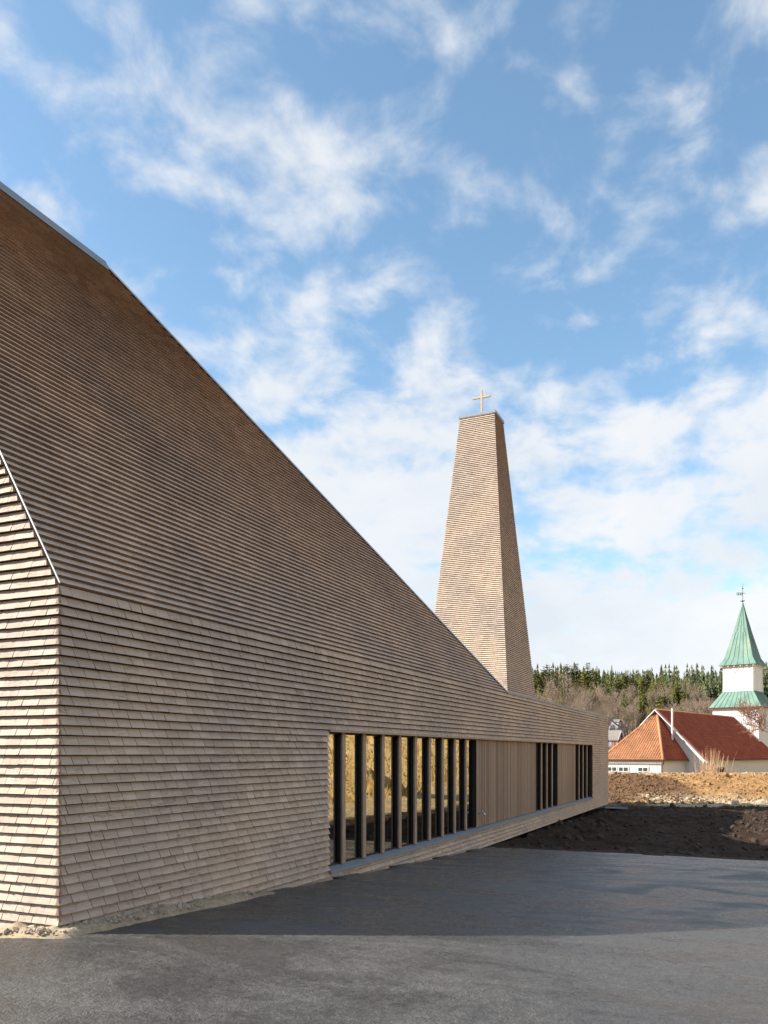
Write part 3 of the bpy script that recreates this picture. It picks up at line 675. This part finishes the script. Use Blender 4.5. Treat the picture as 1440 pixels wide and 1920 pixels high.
def build_old_church():
    ang = YAW - math.radians(41.0)                       # ridge direction
    base = CAM + 28.26 * RT + 85.0 * FW; zg = -2.2
    t = empty('old_church', (base[0], base[1], zg), ang)
    tag(t, 'old white wooden church with red tiled roof and green copper spire', 'church')
    EV, RG, HW, LN = 3.16, 8.27, 5.07, 24.0              # eave, ridge, half width, nave length
    P, CW = 6.3, 3.2                                     # chancel length and half width
    PI_ = RG - EV
    # walls
    m = MB(); m.box((0, -HW + .25, -1), (LN, HW - .25, EV)); m.box((-P + .25, -CW + .25, -1), (-0.003, CW - .25, EV))
    m.poly([(0.0, -HW + .25, EV), (0.0, 0, RG - .15), (0.0, HW - .25, EV)][::-1])
    m.poly([(LN, -HW + .25, EV), (LN, 0, RG - .15), (LN, HW - .25, EV)])
    w = m.build('wall', M['white'], t)
    m = MB()
    boards(m, (0.0, -HW + .25), (LN, -HW + .25), -1, EV, (0, -1)); boards(m, (-P + .25, -CW + .25), (-.003, -CW + .25), -1, EV, (0, -1))
    boards(m, (-P + .25, CW - .25), (-P + .25, -CW + .25), -1, EV, (-1, 0))
    boards(m, (0.0, -CW), (0.0, -HW + .25), -1, EV, (-1, 0), ztop=lambda s: EV + (HW - CW - s) * PI_ / HW - .2)
    tag(m.build('wall_boards', M['white'], w), kind='stuff')
    # roofs: tiles
    pl = math.hypot(HW, PI_); up = (0, HW / pl, PI_ / pl); n = (0, -PI_ / pl, HW / pl)
    m = MB(); OV = 0.0
    m.poly([(-.35, -HW, EV - .02), (LN + .3, -HW, EV - .02), (LN + .3, 0, RG - .02), (-.35, 0, RG - .02)]); m.poly([(-.35, HW, EV), (-.35, 0, RG - .02), (LN + .3, 0, RG - .02), (LN + .3, HW, EV)])
    apex = (0.0, 0.0, RG - 0.35)
    for tri in (((-P, CW, EV - .02), (-P, -CW, EV - .02), apex), ((-P, -CW, EV - .02), (0, -CW, EV - .02), apex), ((0, CW, EV - .02), (-P, CW, EV - .02), apex)): m.poly(tri)
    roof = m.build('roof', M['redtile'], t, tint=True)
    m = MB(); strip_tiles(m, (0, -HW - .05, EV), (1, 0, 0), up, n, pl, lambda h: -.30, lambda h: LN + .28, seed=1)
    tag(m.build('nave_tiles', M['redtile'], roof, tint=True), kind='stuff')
    cz = RG - .35 - EV
    m = MB()
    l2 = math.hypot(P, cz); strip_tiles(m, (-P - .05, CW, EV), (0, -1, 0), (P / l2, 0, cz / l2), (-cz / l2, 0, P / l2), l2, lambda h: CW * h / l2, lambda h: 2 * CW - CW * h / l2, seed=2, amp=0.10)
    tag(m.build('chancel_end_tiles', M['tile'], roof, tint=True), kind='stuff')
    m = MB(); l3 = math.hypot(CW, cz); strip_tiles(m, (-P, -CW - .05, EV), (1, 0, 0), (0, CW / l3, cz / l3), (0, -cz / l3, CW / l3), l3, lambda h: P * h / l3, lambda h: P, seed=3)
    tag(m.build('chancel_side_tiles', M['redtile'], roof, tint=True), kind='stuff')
    m = MB(); m.tube((-P - .1, -CW - .05, EV + .05), (0, 0, RG - .3), .13, .13, 8); m.tube((-P - .1, CW + .05, EV + .05), (0, 0, RG - .3), .13, .13, 8); m.tube((-.3, 0, RG + .03), (LN + .3, 0, RG + .03), .13, .13, 8)
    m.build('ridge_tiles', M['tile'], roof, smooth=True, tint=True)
    # barge boards on the near gable, the far verge
    m = MB()
    for s in (-1, 1):
        p0 = Vector((-.38, s * (HW + .25), EV - .28)); p1 = Vector((-.38, 0, RG + .02))
        for dx_, hh_ in ((0, .62), (LN + .72, .35)):
            g = MB(); g.bar(p0 + Vector((dx_, 0, 0)), p1 + Vector((dx_, 0, 0)), 0.07, hh_, up=(0, -s * PI_, HW)); g.build('barge_board', M['white'], roof)
        m = MB(); m.poly([(-.36, s * HW, EV - .1), (-.36, 0, RG - .07), (0.0, 0, RG - .07), (0.0, s * HW, EV - .1)]); m.build('soffit', M['white'], roof)
    m = MB(); m.bar((-P - .14, CW + .1, EV - .05), (-P - .14, -CW - .1, EV - .05), .12, .10); m.bar((-P - .1, -CW - .14, EV - .05), (-.1, -CW - .14, EV - .05), .12, .10); m.bar((-.1, -HW - .14, EV - .07), (LN, -HW - .14, EV - .07), .13, .12)
    m.tube((-P + .12, -CW - .06, EV - .1), (-P + .1, -CW + .1, EV - .5), .05, .05); m.tube((-P + .1, -CW + .14, EV - .5), (-P + .1, -CW + .14, -1), .05, .05)
    m.build('gutter', M['gutter'], t)
    # windows of the chancel end (and one on the far side of the corner)
    for yc in (2.05, 0.85, -1.15):
        m = MB(); x = -P + .25 - .05; m.box((x - .06, yc - .55, EV - 1.65), (x + .03, yc + .55, EV - .62)); win = m.build('window', M['white'], t)
        g = MB(); g.box((x - .075, yc - .46, EV - 1.58), (x - .061, yc + .46, EV - .72)); g.build('pane', M['pane'], win)
        g = MB(); g.box((x - .095, yc - .03, EV - 1.58), (x - .076, yc + .03, EV - .72)); g.box((x - .10, yc - .46, EV - 1.14), (x - .096, yc + .46, EV - 1.09)); g.build('glazing_bar', M['white'], win)
    m = MB(); m.tube((-.9, -1.95, EV + 1.4), (-.9, -1.95, EV + 2.0), .11, .11, 10); pipe = m.build('flue', M['iron'], t, smooth=False)
    m = MB(); m.tube((-.9, -1.95, EV + 2.0), (-.9, -1.95, EV + 5.2), .10, .10, 10); m.build('flue_pipe', M['white'], pipe)
    # tower
    tx = 23.4; tw = 5.6; TY = -0.30; x0, x1, y0, y1 = tx, tx + tw, -tw / 2 + TY, tw / 2 + TY; zs = 7.4 - zg
    m = MB(); m.box((x0, y0, -1), (x1, y1, zs)); tower = m.build('tower', M['white'], t)
    m = MB(); boards(m, (x0, y1), (x0, y0), 4, zs, (-1, 0)); boards(m, (x0, y0), (x1, y0), -1, zs, (0, -1)); tag(m.build('tower_boards', M['white'], tower), kind='stuff')
    cxx = tx + tw / 2
    def shy(mm): mm.v = [(a, b + TY, c) for a, b, c in mm.v]; return mm
    def frustum(mm, h0, z0, h1, z1):
        c0 = [(cxx + a * h0, TY + b * h0, z0) for a, b in ((-1, -1), (1, -1), (1, 1), (-1, 1))]; c1 = [(cxx + a * h1, TY + b * h1, z1) for a, b in ((-1, -1), (1, -1), (1, 1), (-1, 1))]
        for i in range(4): mm.poly([c0[i], c0[(i + 1) % 4], c1[(i + 1) % 4], c1[i]])
        mm.poly(c0[::-1])
    def seams(mm, h0, z0, h1, z1, k):
        for i in range(1, k):
            u = i / k * 2 - 1
            for face in range(2):
                if h1 > 0.05: e0, e1 = u * h0, u * h1
                else: e0, e1 = u * h0, 0
                if face == 0: a = (cxx - h0 - .02, TY + e0, z0); b = (cxx - h1 - .02, TY + e1, z1)
                else: a = (cxx + e0, TY - h0 - .02, z0); b = (cxx + e1, TY - h1 - .02, z1)
                mm.bar(a, b, .05, .05)
    zsk = 9.4 - zg; sh = 1.85
    m = MB(); frustum(m, 3.15, zs - .02, sh + .02, zsk + .02); seams(m, 3.15, zs - .02, sh + .02, zsk + .02, 10); m.build('skirt_roof', M['copper'], t)
    m = MB(); m.bar((cxx - 3.12, -3.1, zs - .09), (cxx - 3.12, 3.1, zs - .09), .10, .13); m.bar((cxx - 3.1, -3.12, zs - .09), (cxx + 3.1, -3.12, zs - .09), .10, .13); shy(m).build('eaves_board', M['gutter'], t)
    zt = 12.75 - zg
    m = MB(); m.box((cxx - sh, -sh, zsk), (cxx + sh, sh, zt)); shaft = shy(m).build('belfry', M['white'], t)
    m = MB()
    for yy in (-.55, .55, -sh + .1, sh - .1): m.box((cxx - sh - .05, yy - .06, zsk), (cxx - sh - .001, yy + .06, zt))
    for xx in (-sh + .1, sh - .1): m.box((cxx + xx - .08, -sh - .05, zsk), (cxx + xx + .08, -sh - .001, zt))
    m.box((cxx - sh - .045, -.49, zsk + .85), (cxx - sh - .001, .49, zsk + .95)); m.bar((cxx - sh - .03, .45, zt - 1.1), (cxx - sh - .03, -.1, zt - .4), .05, .05)
    shy(m).build('belfry_trim', M['white'], shaft); shaft.children[0]['kind'] = 'stuff'
    m = MB(); boards(m, (cxx - sh, sh), (cxx - sh, -sh), zsk, zt, (-1, 0), t=.012, w=.03, step=.3); boards(m, (cxx - sh, -sh), (cxx + sh, -sh), zsk, zt, (0, -1), t=.012, w=.03, step=.3); tag(shy(m).build('belfry_boards', M['white'], shaft), kind='stuff')
    m = MB(); frustum(m, 2.30, zt - .03, 1.72, zt + .95); frustum(m, 1.72, zt + .95, 0.9, zt + 4.2); frustum(m, 0.9, zt + 4.2, 0.04, zt + 8.0)
    seams(m, 2.30, zt - .03, 1.72, zt + .95, 6); seams(m, 1.72, zt + .95, 0.9, zt + 4.2, 6); seams(m, .9, zt + 4.2, 0.04, zt + 8.0, 4)
    spire = m.build('spire', M['copper'], t)
    m = MB()
    for yy in np.linspace(-1.9, 1.9, 6):
        m.box((cxx - 2.15, yy - .09, zt - .22), (cxx - sh - .052, yy + .09, zt - .035)); m.box((cxx + yy - .09, -2.15, zt - .22), (cxx + yy + .09, -sh - .052, zt - .035))
    shy(m).build('eaves_bracket', M['white'], spire)
    za = zt + 8.0
    m = MB(); m.tube((cxx, 0, za - .1), (cxx, 0, za + 2.5), .035, .02, 6)
    v = shy(m).build('weather_vane', M['iron'], spire)
    m = MB(); m.tube((cxx, 0, za + .17), (cxx, 0, za + .27), .1, .30, 12); m.tube((cxx, 0, za + .27), (cxx, 0, za + .31), .30, .05, 12)
    m.bar((cxx, .0, za + 1.28), (cxx - .5, .55, za + 1.28), .04, .06); m.bar((cxx, 0, za + 1.04), (cxx - .5, .55, za + 1.04), .04, .06)
    for q in (.12, .42, .72, 1.0): m.bar((cxx - .5 * q, .55 * q, za + 1.0), (cxx - .5 * q, .55 * q, za + 1.32), .05, .07)
    m.bar((cxx, 0, za + 1.25), (cxx + .22, -.24, za + 1.25), .04, .05); m.tube((cxx, 0, za + 1.78), (cxx, 0, za + 1.92), .08, .08, 8)
    shy(m).build('banner', M['iron'], spire)
build_old_church()

# ------------------------------------------------------------------ houses on the slope
def build_house(name, label, p, rz, L, W, H, rise, wallm, roofm, extra=None):
    t = empty(name, (p[0], p[1], p[2]), rz); tag(t, label, 'house')
    m = MB(); m.box((0, 0, -3), (L, W, H)); m.poly([(0, 0, H), (0, W / 2, H + rise), (0, W, H)][::-1]); m.poly([(L, 0, H), (L, W / 2, H + rise), (L, W, H)]); m.build('wall', wallm, t)
    m = MB(); o = .45; sl_ = rise / (W / 2)
    for s in (0, 1):
        y_e = -o if s == 0 else W + o; ze = H - o * sl_
        a = [(-o, y_e, ze + .05), (L + o, y_e, ze + .05), (L + o, W / 2, H + rise + .05), (-o, W / 2, H + rise + .05)]
        b = [(x, y, z + .18) for x, y, z in a]; m.poly(a[::-1]); m.poly(b)
        for i in range(4): m.poly([a[i], a[(i + 1) % 4], b[(i + 1) % 4], b[i]])
    rf = m.build('roof', roofm, t)
    m = MB(); 
    for x in (-o - .02, L + o + .02):
        for ye in (-o, W + o):
            g = MB(); g.bar((x, ye, H - o * sl_ + .02), (x, W / 2, H + rise + .02), .06, .3); g.build('barge_board', M['white'], rf)
    def win(x0, y0, x1, y1, z0, z1, nrm):
        nx, ny = nrm; m = MB(); e = .06
        m.box((min(x0, x1) - (e if nx else 0), min(y0, y1) - (e if ny else 0), z0), (max(x0, x1) + (e if nx else 0), max(y0, y1) + (e if ny else 0), z1)); f = m.build('window', M['white'], t)
        g = MB(); i = .12; q = e + .02
        g.box((min(x0, x1) + (i if not nx else -q), min(y0, y1) + (i if not ny else -q), z0 + i), (max(x0, x1) - (i if not nx else -q), max(y0, y1) - (i if not ny else -q), z1 - i)); g.build('pane', M['pane'], f)
    if extra: extra(t, win)
    return t
def ex_red(t, win):
    win(6.0, 1.7, 6.0, 2.7, 2.9, 4.1, (1, 0)); win(1.2, 0, 2.2, 0, .8, 2.0, (0, 1))
    m = MB(); m.box((3.2, -.06, 0), (4.2, 0.0, 2.1)); m.build('door', M['bluedoor'], t)
    m = MB(); m.box((5.9, -.07, 0), (6.07, .1, 2.9)); m.build('corner_board', M['white'], t)
AX = YAW - math.radians(41); QX = YAW - math.radians(90 + 42)
LR = 5.2; pc = at(1157, 1402, 205) - LR * np.array([math.cos(QX), math.sin(QX), 0])
def ex_red(t, win):
    win(LR, 1.05, LR, 1.95, 2.3, 3.3, (1, 0)); win(1.0, 0, 1.9, 0, .8, 1.9, (0, 1))
    m = MB(); m.box((3.0, -.06, 0), (3.9, 0.0, 2.0)); m.build('door', M['bluedoor'], t)
    m = MB(); m.box((LR - .12, -.07, 0), (LR + .07, .12, 2.2)); m.build('corner_board', M['white'], t)
build_house('red_house', 'small red wooden house with brown roof beside the tiled church roof', pc, QX, LR, 3.0, 2.3, 1.9, M['redwall'], M['greyroof'], ex_red)
def ex_white(t, win):
    win(0, 1.2, 0, 2.2, .9, 2.0, (1, 0)); win(0, 3.6, 0, 4.6, .9, 2.0, (1, 0)); win(1.0, 0, 1.9, 0, .9, 2.0, (0, 1)); win(3.0, 0, 3.9, 0, .9, 2.0, (0, 1))
    m = MB(); m.box((1.4, .3, 2.5), (3.2, 2.2, 3.7)); dm = m.build('dormer', M['white'], t)
    m = MB(); m.poly([(1.2, 0.0, 3.6), (2.3, 0.0, 4.5), (2.3, 3.2, 4.5), (1.2, 3.2, 3.6)]); m.poly([(2.3, 0.0, 4.5), (3.4, 0.0, 3.6), (3.4, 3.2, 3.6), (2.3, 3.2, 4.5)]); m.build('dormer_roof', M['greyroof'], dm)
    m = MB(); m.box((2.6, -2.2, .2), (5.6, -0.07, .45)); m.box((2.6, -2.2, .45), (5.6, -2.1, 1.2)); m.build('porch', M['yellow'], t)
build_house('white_house', 'white wooden house with grey roof above the red house', at(1157, 1378, 232), AX, 5.8, 7.5, 2.45, 2.8, M['white'], M['greyroof'], ex_white)

# ------------------------------------------------------------------ trees
def conifer_mesh(seed, h, rbase, mat_crown, pine=False, dens=1.0):
    r = random.Random(seed); tr = MB(); tr.tube((0, 0, -1.5), (0, 0, h * 0.55), 0.018 * h, 0.011 * h, 6, cap=False); tr.tube((0, 0, h * .55), (0, 0, h * .98), .011 * h, 0.02, 5, cap=False)
    cr = MB(); z = h * (0.42 if pine else r.uniform(0.10, 0.2)); z00 = z
    while z < h:
        u = (z - z00) / (h - z00)
        if pine: R = rbase * (0.35 + 0.9 * math.sin(math.pi * min(1, u * 0.9 + .12))) * r.uniform(.6, 1.15)
        else: R = rbase * (1 - u) ** 0.85 * r.uniform(.75, 1.15) + 0.12
        nb = int((9 if not pine else 11) * dens); a0 = r.uniform(0, 6.28)
        for i in range(nb):
            an = a0 + 6.283 * i / nb + r.uniform(-.3, .3); L = R * r.uniform(.65, 1.15); droop = (-0.30 if not pine else 0.25) * r.uniform(.4, 1.4)
            ca, sa = math.cos(an), math.sin(an)
            for j in range(3):                          # sprays along the branch
                s0 = L * (0.12 + 0.28 * j); s1 = s0 + L * 0.42; wd = L * r.uniform(.16, .28) * (1 - .15 * j)
                zz = z + droop * s0 + r.uniform(-.12, .12); z2 = z + droop * s1 + r.uniform(-.25, .05)
                p0 = (ca * s0, sa * s0, zz); p1 = (ca * (s0 + s1) / 2 - sa * wd, sa * (s0 + s1) / 2 + ca * wd, (zz + z2) / 2 - .25 * wd + r.uniform(-.1, .1)); p2 = (ca * s1, sa * s1, z2); p3 = (ca * (s0 + s1) / 2 + sa * wd, sa * (s0 + s1) / 2 - ca * wd, (zz + z2) / 2 - .25 * wd + r.uniform(-.1, .1))
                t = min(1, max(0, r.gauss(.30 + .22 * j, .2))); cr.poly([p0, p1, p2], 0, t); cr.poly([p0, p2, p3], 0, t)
        z += h * (0.030 if not pine else 0.045) * r.uniform(.8, 1.25)
    return tr.mesh('trunk', M['bark']), cr.mesh('crown', mat_crown, tint=True)
def bare_mesh(seed, h, spread, nt=5, levels=4, droop=0.0, lean=(0, 0, 0), upright=0.55, fork=3):
    r = random.Random(seed); tr = MB(); tw = MB()
    def grow(p, d, L, rad, lev):
        n = 3; q = p
        for i in range(n):
            d2 = (d + Vector((r.gauss(0, .12), r.gauss(0, .12), r.gauss(0, .10) + .04 * upright - droop * .05))).normalized(); q2 = q + d2 * (L / n); rr0 = rad * (1 - .18 * i); rr1 = rad * (1 - .18 * (i + 1))
            (tr if lev <= 1 else tw).tube(q, q2, max(rr0, .012), max(rr1, .010), 5 if lev <= 1 else 3, cap=False); q = q2; d = d2
            if lev < levels and (lev > 0 or i > 0):
                for k in range(fork if lev > 0 else 4):
                    ax = Vector((r.gauss(0, 1), r.gauss(0, 1), r.gauss(0, .5))); side = (ax - d * ax.dot(d)).normalized(); nd = (d * r.uniform(.45, .9) + side * r.uniform(.5, 1) * spread + Vector((0, 0, upright * .35))).normalized()
                    grow(q, nd, L * r.uniform(.42, .68), rr1 * .5, lev + 1)
    grow(Vector((0, 0, -.8)), (Vector((0, 0, 1)) + Vector(lean)).normalized(), h * .62, h * .016, 0)
    return tr, tw
def place_tree(name, meshes, loc, rz, sc, label, cat, group, sz=None):
    e = empty(name, loc, rz); e.scale = (sc, sc, sz or sc); tag(e, label, cat, group)
    obj('trunk', meshes[0], e); obj('crown', meshes[1], e); return e
spruces = [conifer_mesh(i, 12.0, 2.1, M['spruce']) for i in range(6)]
pines = [conifer_mesh(20 + i, 12.0, 2.3, M['pine'], pine=True) for i in range(4)]
bares = []
for i in range(5):
    a, b = bare_mesh(40 + i, 9.0, .75, levels=4, fork=2); bares.append((a.mesh('trunk', M['paletrunk']), b.mesh('crown', M['twig'])))
saplings = []
for i in range(3):
    a, b = bare_mesh(60 + i, 9.5, .38, levels=3, upright=.9, fork=3); saplings.append((a.mesh('trunk', M['paletrunk']), b.mesh('crown', M['twig'])))
def ground_at(px, d):
    p = at(px, CY, d); return p[0], p[1], float(land(np.array([p[0]]), np.array([p[1]]))[0])
def ground_many(px, d):
    x = CAM[0] + d * (FW[0] + (px - CX) / F * RT[0]); y = CAM[1] + d * (FW[1] + (px - CX) / F * RT[1]); return x.tolist(), y.tolist(), land(x, y).tolist()
R_ = random.Random(99)
# the row of tall conifers that makes the skyline left of the old church
sky_x = [1004, 1016, 1027, 1046, 1062, 1080, 1102, 1119, 1140, 1147, 1158, 1175, 1187, 1200, 1212, 1224, 1240]
sky_y = [1254, 1258, 1244, 1250, 1243, 1242, 1240, 1247, 1254, 1246, 1257, 1255, 1261, 1263, 1256, 1264, 1260]
ORD = 'first second third fourth fifth sixth seventh eighth ninth tenth eleventh twelfth thirteenth fourteenth fifteenth sixteenth seventeenth'.split()
for ORDI, (x, ytop) in enumerate(zip(sky_x, sky_y)):
    d = R_.uniform(295, 335); gx, gy, gz = ground_at(x, d); ztop = CAM[2] + (CY - ytop) / F * d
    pine = R_.random() < .35; sc = max(.6, (ztop - gz) / 12.0)
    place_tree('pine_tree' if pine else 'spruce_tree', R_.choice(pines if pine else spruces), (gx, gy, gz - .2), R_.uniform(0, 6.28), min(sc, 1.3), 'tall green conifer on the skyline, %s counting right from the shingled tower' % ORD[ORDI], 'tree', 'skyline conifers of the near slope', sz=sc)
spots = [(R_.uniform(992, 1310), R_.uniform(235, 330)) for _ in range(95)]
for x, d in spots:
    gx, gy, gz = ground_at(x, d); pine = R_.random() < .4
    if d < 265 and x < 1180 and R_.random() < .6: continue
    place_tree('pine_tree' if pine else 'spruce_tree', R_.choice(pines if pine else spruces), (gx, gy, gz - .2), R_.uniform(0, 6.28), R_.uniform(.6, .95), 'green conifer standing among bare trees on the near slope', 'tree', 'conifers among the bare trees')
for ORDI, (x, d, s) in enumerate(sorted(((1262, 265, 1.15), (1268, 275, 1.0), (1222, 262, .95), (1205, 255, .8), (1282, 270, .9), (1010, 250, 1.15), (1022, 255, 1.1), (1242, 270, 1.1)))):
    gx, gy, gz = ground_at(x, d); place_tree('spruce_tree', R_.choice(spruces), (gx, gy, gz - .2), R_.uniform(0, 6.28), s, 'large dark spruce behind the old church, %s from the shingled tower' % ORD[ORDI], 'tree', 'spruces behind the old church roof')
for ORDI, (x, d, s) in enumerate(sorted(((1066, 222, 1.75), (1122, 228, 1.4), (1044, 238, 1.3), (1095, 240, 1.25), (1150, 245, 1.2)))):
    gx, gy, gz = ground_at(x, d); place_tree('bare_tree', R_.choice(bares), (gx, gy, gz), R_.uniform(0, 6.28), s, 'wide bare tree with pale branches, %s from the tower above the low wing' % ORD[ORDI], 'tree', 'wide bare trees on the lower slope')
for i in range(120):
    x = R_.uniform(995, 1330); d = R_.uniform(215, 310); gx, gy, gz = ground_at(x, d)
    place_tree('bare_sapling', R_.choice(saplings + bares[:2]), (gx, gy, gz), R_.uniform(0, 6.28), R_.uniform(.55, .95), 'slim leafless tree in the pinkish thicket on the slope', 'tree', 'leafless thicket on the slope')
# far ridge: a wood that reads as one mass
def far_wood():
    m = MB(); r = random.Random(3)
    GX, GY, GZ = ground_many(np.array([r.uniform(980, 1475) for _ in range(3600)]), np.array([r.uniform(345, 700) for _ in range(3600)]))
    for gx, gy, gz in zip(GX, GY, GZ):
        if math.sin(gx * .11 + 2 * math.sin(gy * .05)) * math.sin(gy * .09) < -.45: continue
        h = r.uniform(6, 15) * (1 + .25 * math.sin(gx * .045) * math.sin(gy * .06)); R0 = r.uniform(1.3, 2.9); bare = r.random() < .10
        rows = 6; a0 = r.uniform(0, 6.28); tt = r.uniform(0, 1)
        for k in range(rows):
            u = k / rows; zz = gz + h * (.12 + .88 * u); rr = R0 * (1 - u) + .15; nz_ = 5
            for q in range(nz_):
                an = a0 + k * .9 + q * 6.283 / nz_ + r.uniform(-.3, .3); L = rr * r.uniform(.7, 1.2)
                ca, sa = math.cos(an), math.sin(an); wd = L * .5; t = min(1, max(0, tt * .6 + r.uniform(0, .4)))
                m.poly([(gx, gy, zz + h * .14), (gx + ca * L - sa * wd, gy + sa * L + ca * wd, zz - L * .25), (gx + ca * L * 1.1 + sa * wd, gy + sa * L * 1.1 - ca * wd, zz - L * .3)], 1 if bare else 0, t)
    tag(m.build('forest', [M['farneedle'], M['bark']], tint=True), 'dark conifer wood covering the far ridge', kind='stuff')
far_wood()
def brush():
    m = MB(); r = random.Random(8)
    GX, GY, GZ = ground_many(np.array([r.uniform(990, 1345) for _ in range(9000)]), np.array([r.uniform(190, 325) for _ in range(9000)]))
    for gx, gy, gz in zip(GX, GY, GZ):
        h = r.uniform(1.0, 4.0); a = r.uniform(0, 6.28); w = r.uniform(.03, .09); lx, ly = r.gauss(0, .3), r.gauss(0, .3)
        m.poly([(gx - w * math.cos(a), gy - w * math.sin(a), gz - .2), (gx + w * math.cos(a), gy + w * math.sin(a), gz - .2), (gx + lx, gy + ly, gz + h)], 0 if r.random() < .7 else 1, r.random())
    tag(m.build('undergrowth', [M['twig'], M['redtwig']]), 'low leafless brush between the trees of the slope', kind='stuff')
brush()
# bare tree reaching into the picture at the right edge, and the shrub by the old church
a, b = bare_mesh(81, 7.0, .85, levels=4, lean=(0, .35, 0), fork=3, upright=.25)
gx, gy, gz = ground_at(1462, 60); place_tree('bare_tree', (a.mesh('trunk', M['bark']), b.mesh('crown', M['redtwig'])), (gx, gy, gz), 1.2, .95, 'leafless tree with reddish twigs reaching in front of the old nave', 'tree', None)
gx, gy, gz = ground_at(1335, 58.5)
t = empty('shrub', (gx, gy, gz)); tag(t, 'bushy shrub of upright ochre shoots against the white nave wall', 'shrub')
m = MB(); r = random.Random(4)
for i in range(120):
    x, y = r.gauss(0, .75), r.gauss(0, .5); h = r.uniform(.6, 2.1) * (1 - .25 * abs(x)); m.tube((x, y, -.1), (x * 1.45 + r.gauss(0, .2), y * 1.3 + r.gauss(0, .15), max(.4, h)), .014, .006, 3, cap=False)
m.build('shoots', M['shoot'], t)
m = MB()
for i in range(9):
    x = r.uniform(-.3, 1.5); z = r.uniform(.08, .4); m.tube((x, -.6 + r.uniform(-.2, .2), z), (x + r.uniform(.3, .6), -.4, z + r.uniform(-.1, .1)), .12, .11, 7)
lp = m.build('log_pile', M['bark']); lp.location = (gx, gy, gz); tag(lp, 'low heap of dark logs at the foot of the ochre shrub', 'logs')

# the bank across the forecourt, seen in the window glass
def bank_grass():
    m = MB(); r = random.Random(12)
    XX = np.array([r.uniform(16, 100) for _ in range(12000)]); YY = np.array([r.uniform(-34, -13) for _ in range(12000)])
    for x, y, z in zip(XX.tolist(), YY.tolist(), land(XX, YY).tolist()):
        h = r.uniform(.25, .8); a = r.uniform(0, 6.28); w = r.uniform(.05, .14)
        m.poly([(x - w * math.cos(a), y - w * math.sin(a), z - .1), (x + w * math.cos(a), y + w * math.sin(a), z - .1), (x + r.gauss(0, .25), y + r.gauss(0, .25), z + h)], 0, r.random())
    tag(m.build('grass', M['drygrass'], tint=True), 'dry golden grass on the bank across the forecourt', kind='stuff')
bank_grass()
for i in range(16):
    x = R_.uniform(22, 98); y = R_.uniform(-40, -24); z = float(land(np.array([x]), np.array([y]))[0])
    if i % 2: place_tree('spruce_tree', R_.choice(spruces), (x, y, z), R_.uniform(0, 6.28), R_.uniform(.5, .9), 'spruce on the golden bank mirrored in the window glass', 'tree', 'trees on the bank')
    else: place_tree('bare_tree', R_.choice(bares), (x, y, z), R_.uniform(0, 6.28), R_.uniform(.6, 1.0), 'bare tree on the golden bank mirrored in the window glass', 'tree', 'trees on the bank')

# small things on the soil by the end of the wing
m = MB(); p = at(1143, 1513, 37.0); m.box((-.7, -.5, 0), (.9, .5, .05)); m.box((-.7, -.56, .0), (.9, -.505, .10))
o = m.build('metal_sheet', M['zinc']); o.location = (p[0], p[1], float(soil_z(np.array([p[0]]), np.array([p[1]]))[0]) + .08); o.rotation_euler = (0.03, 0.05, .5); tag(o, 'folded grey metal sheet lying on the soil at the wing end', 'metal sheet')
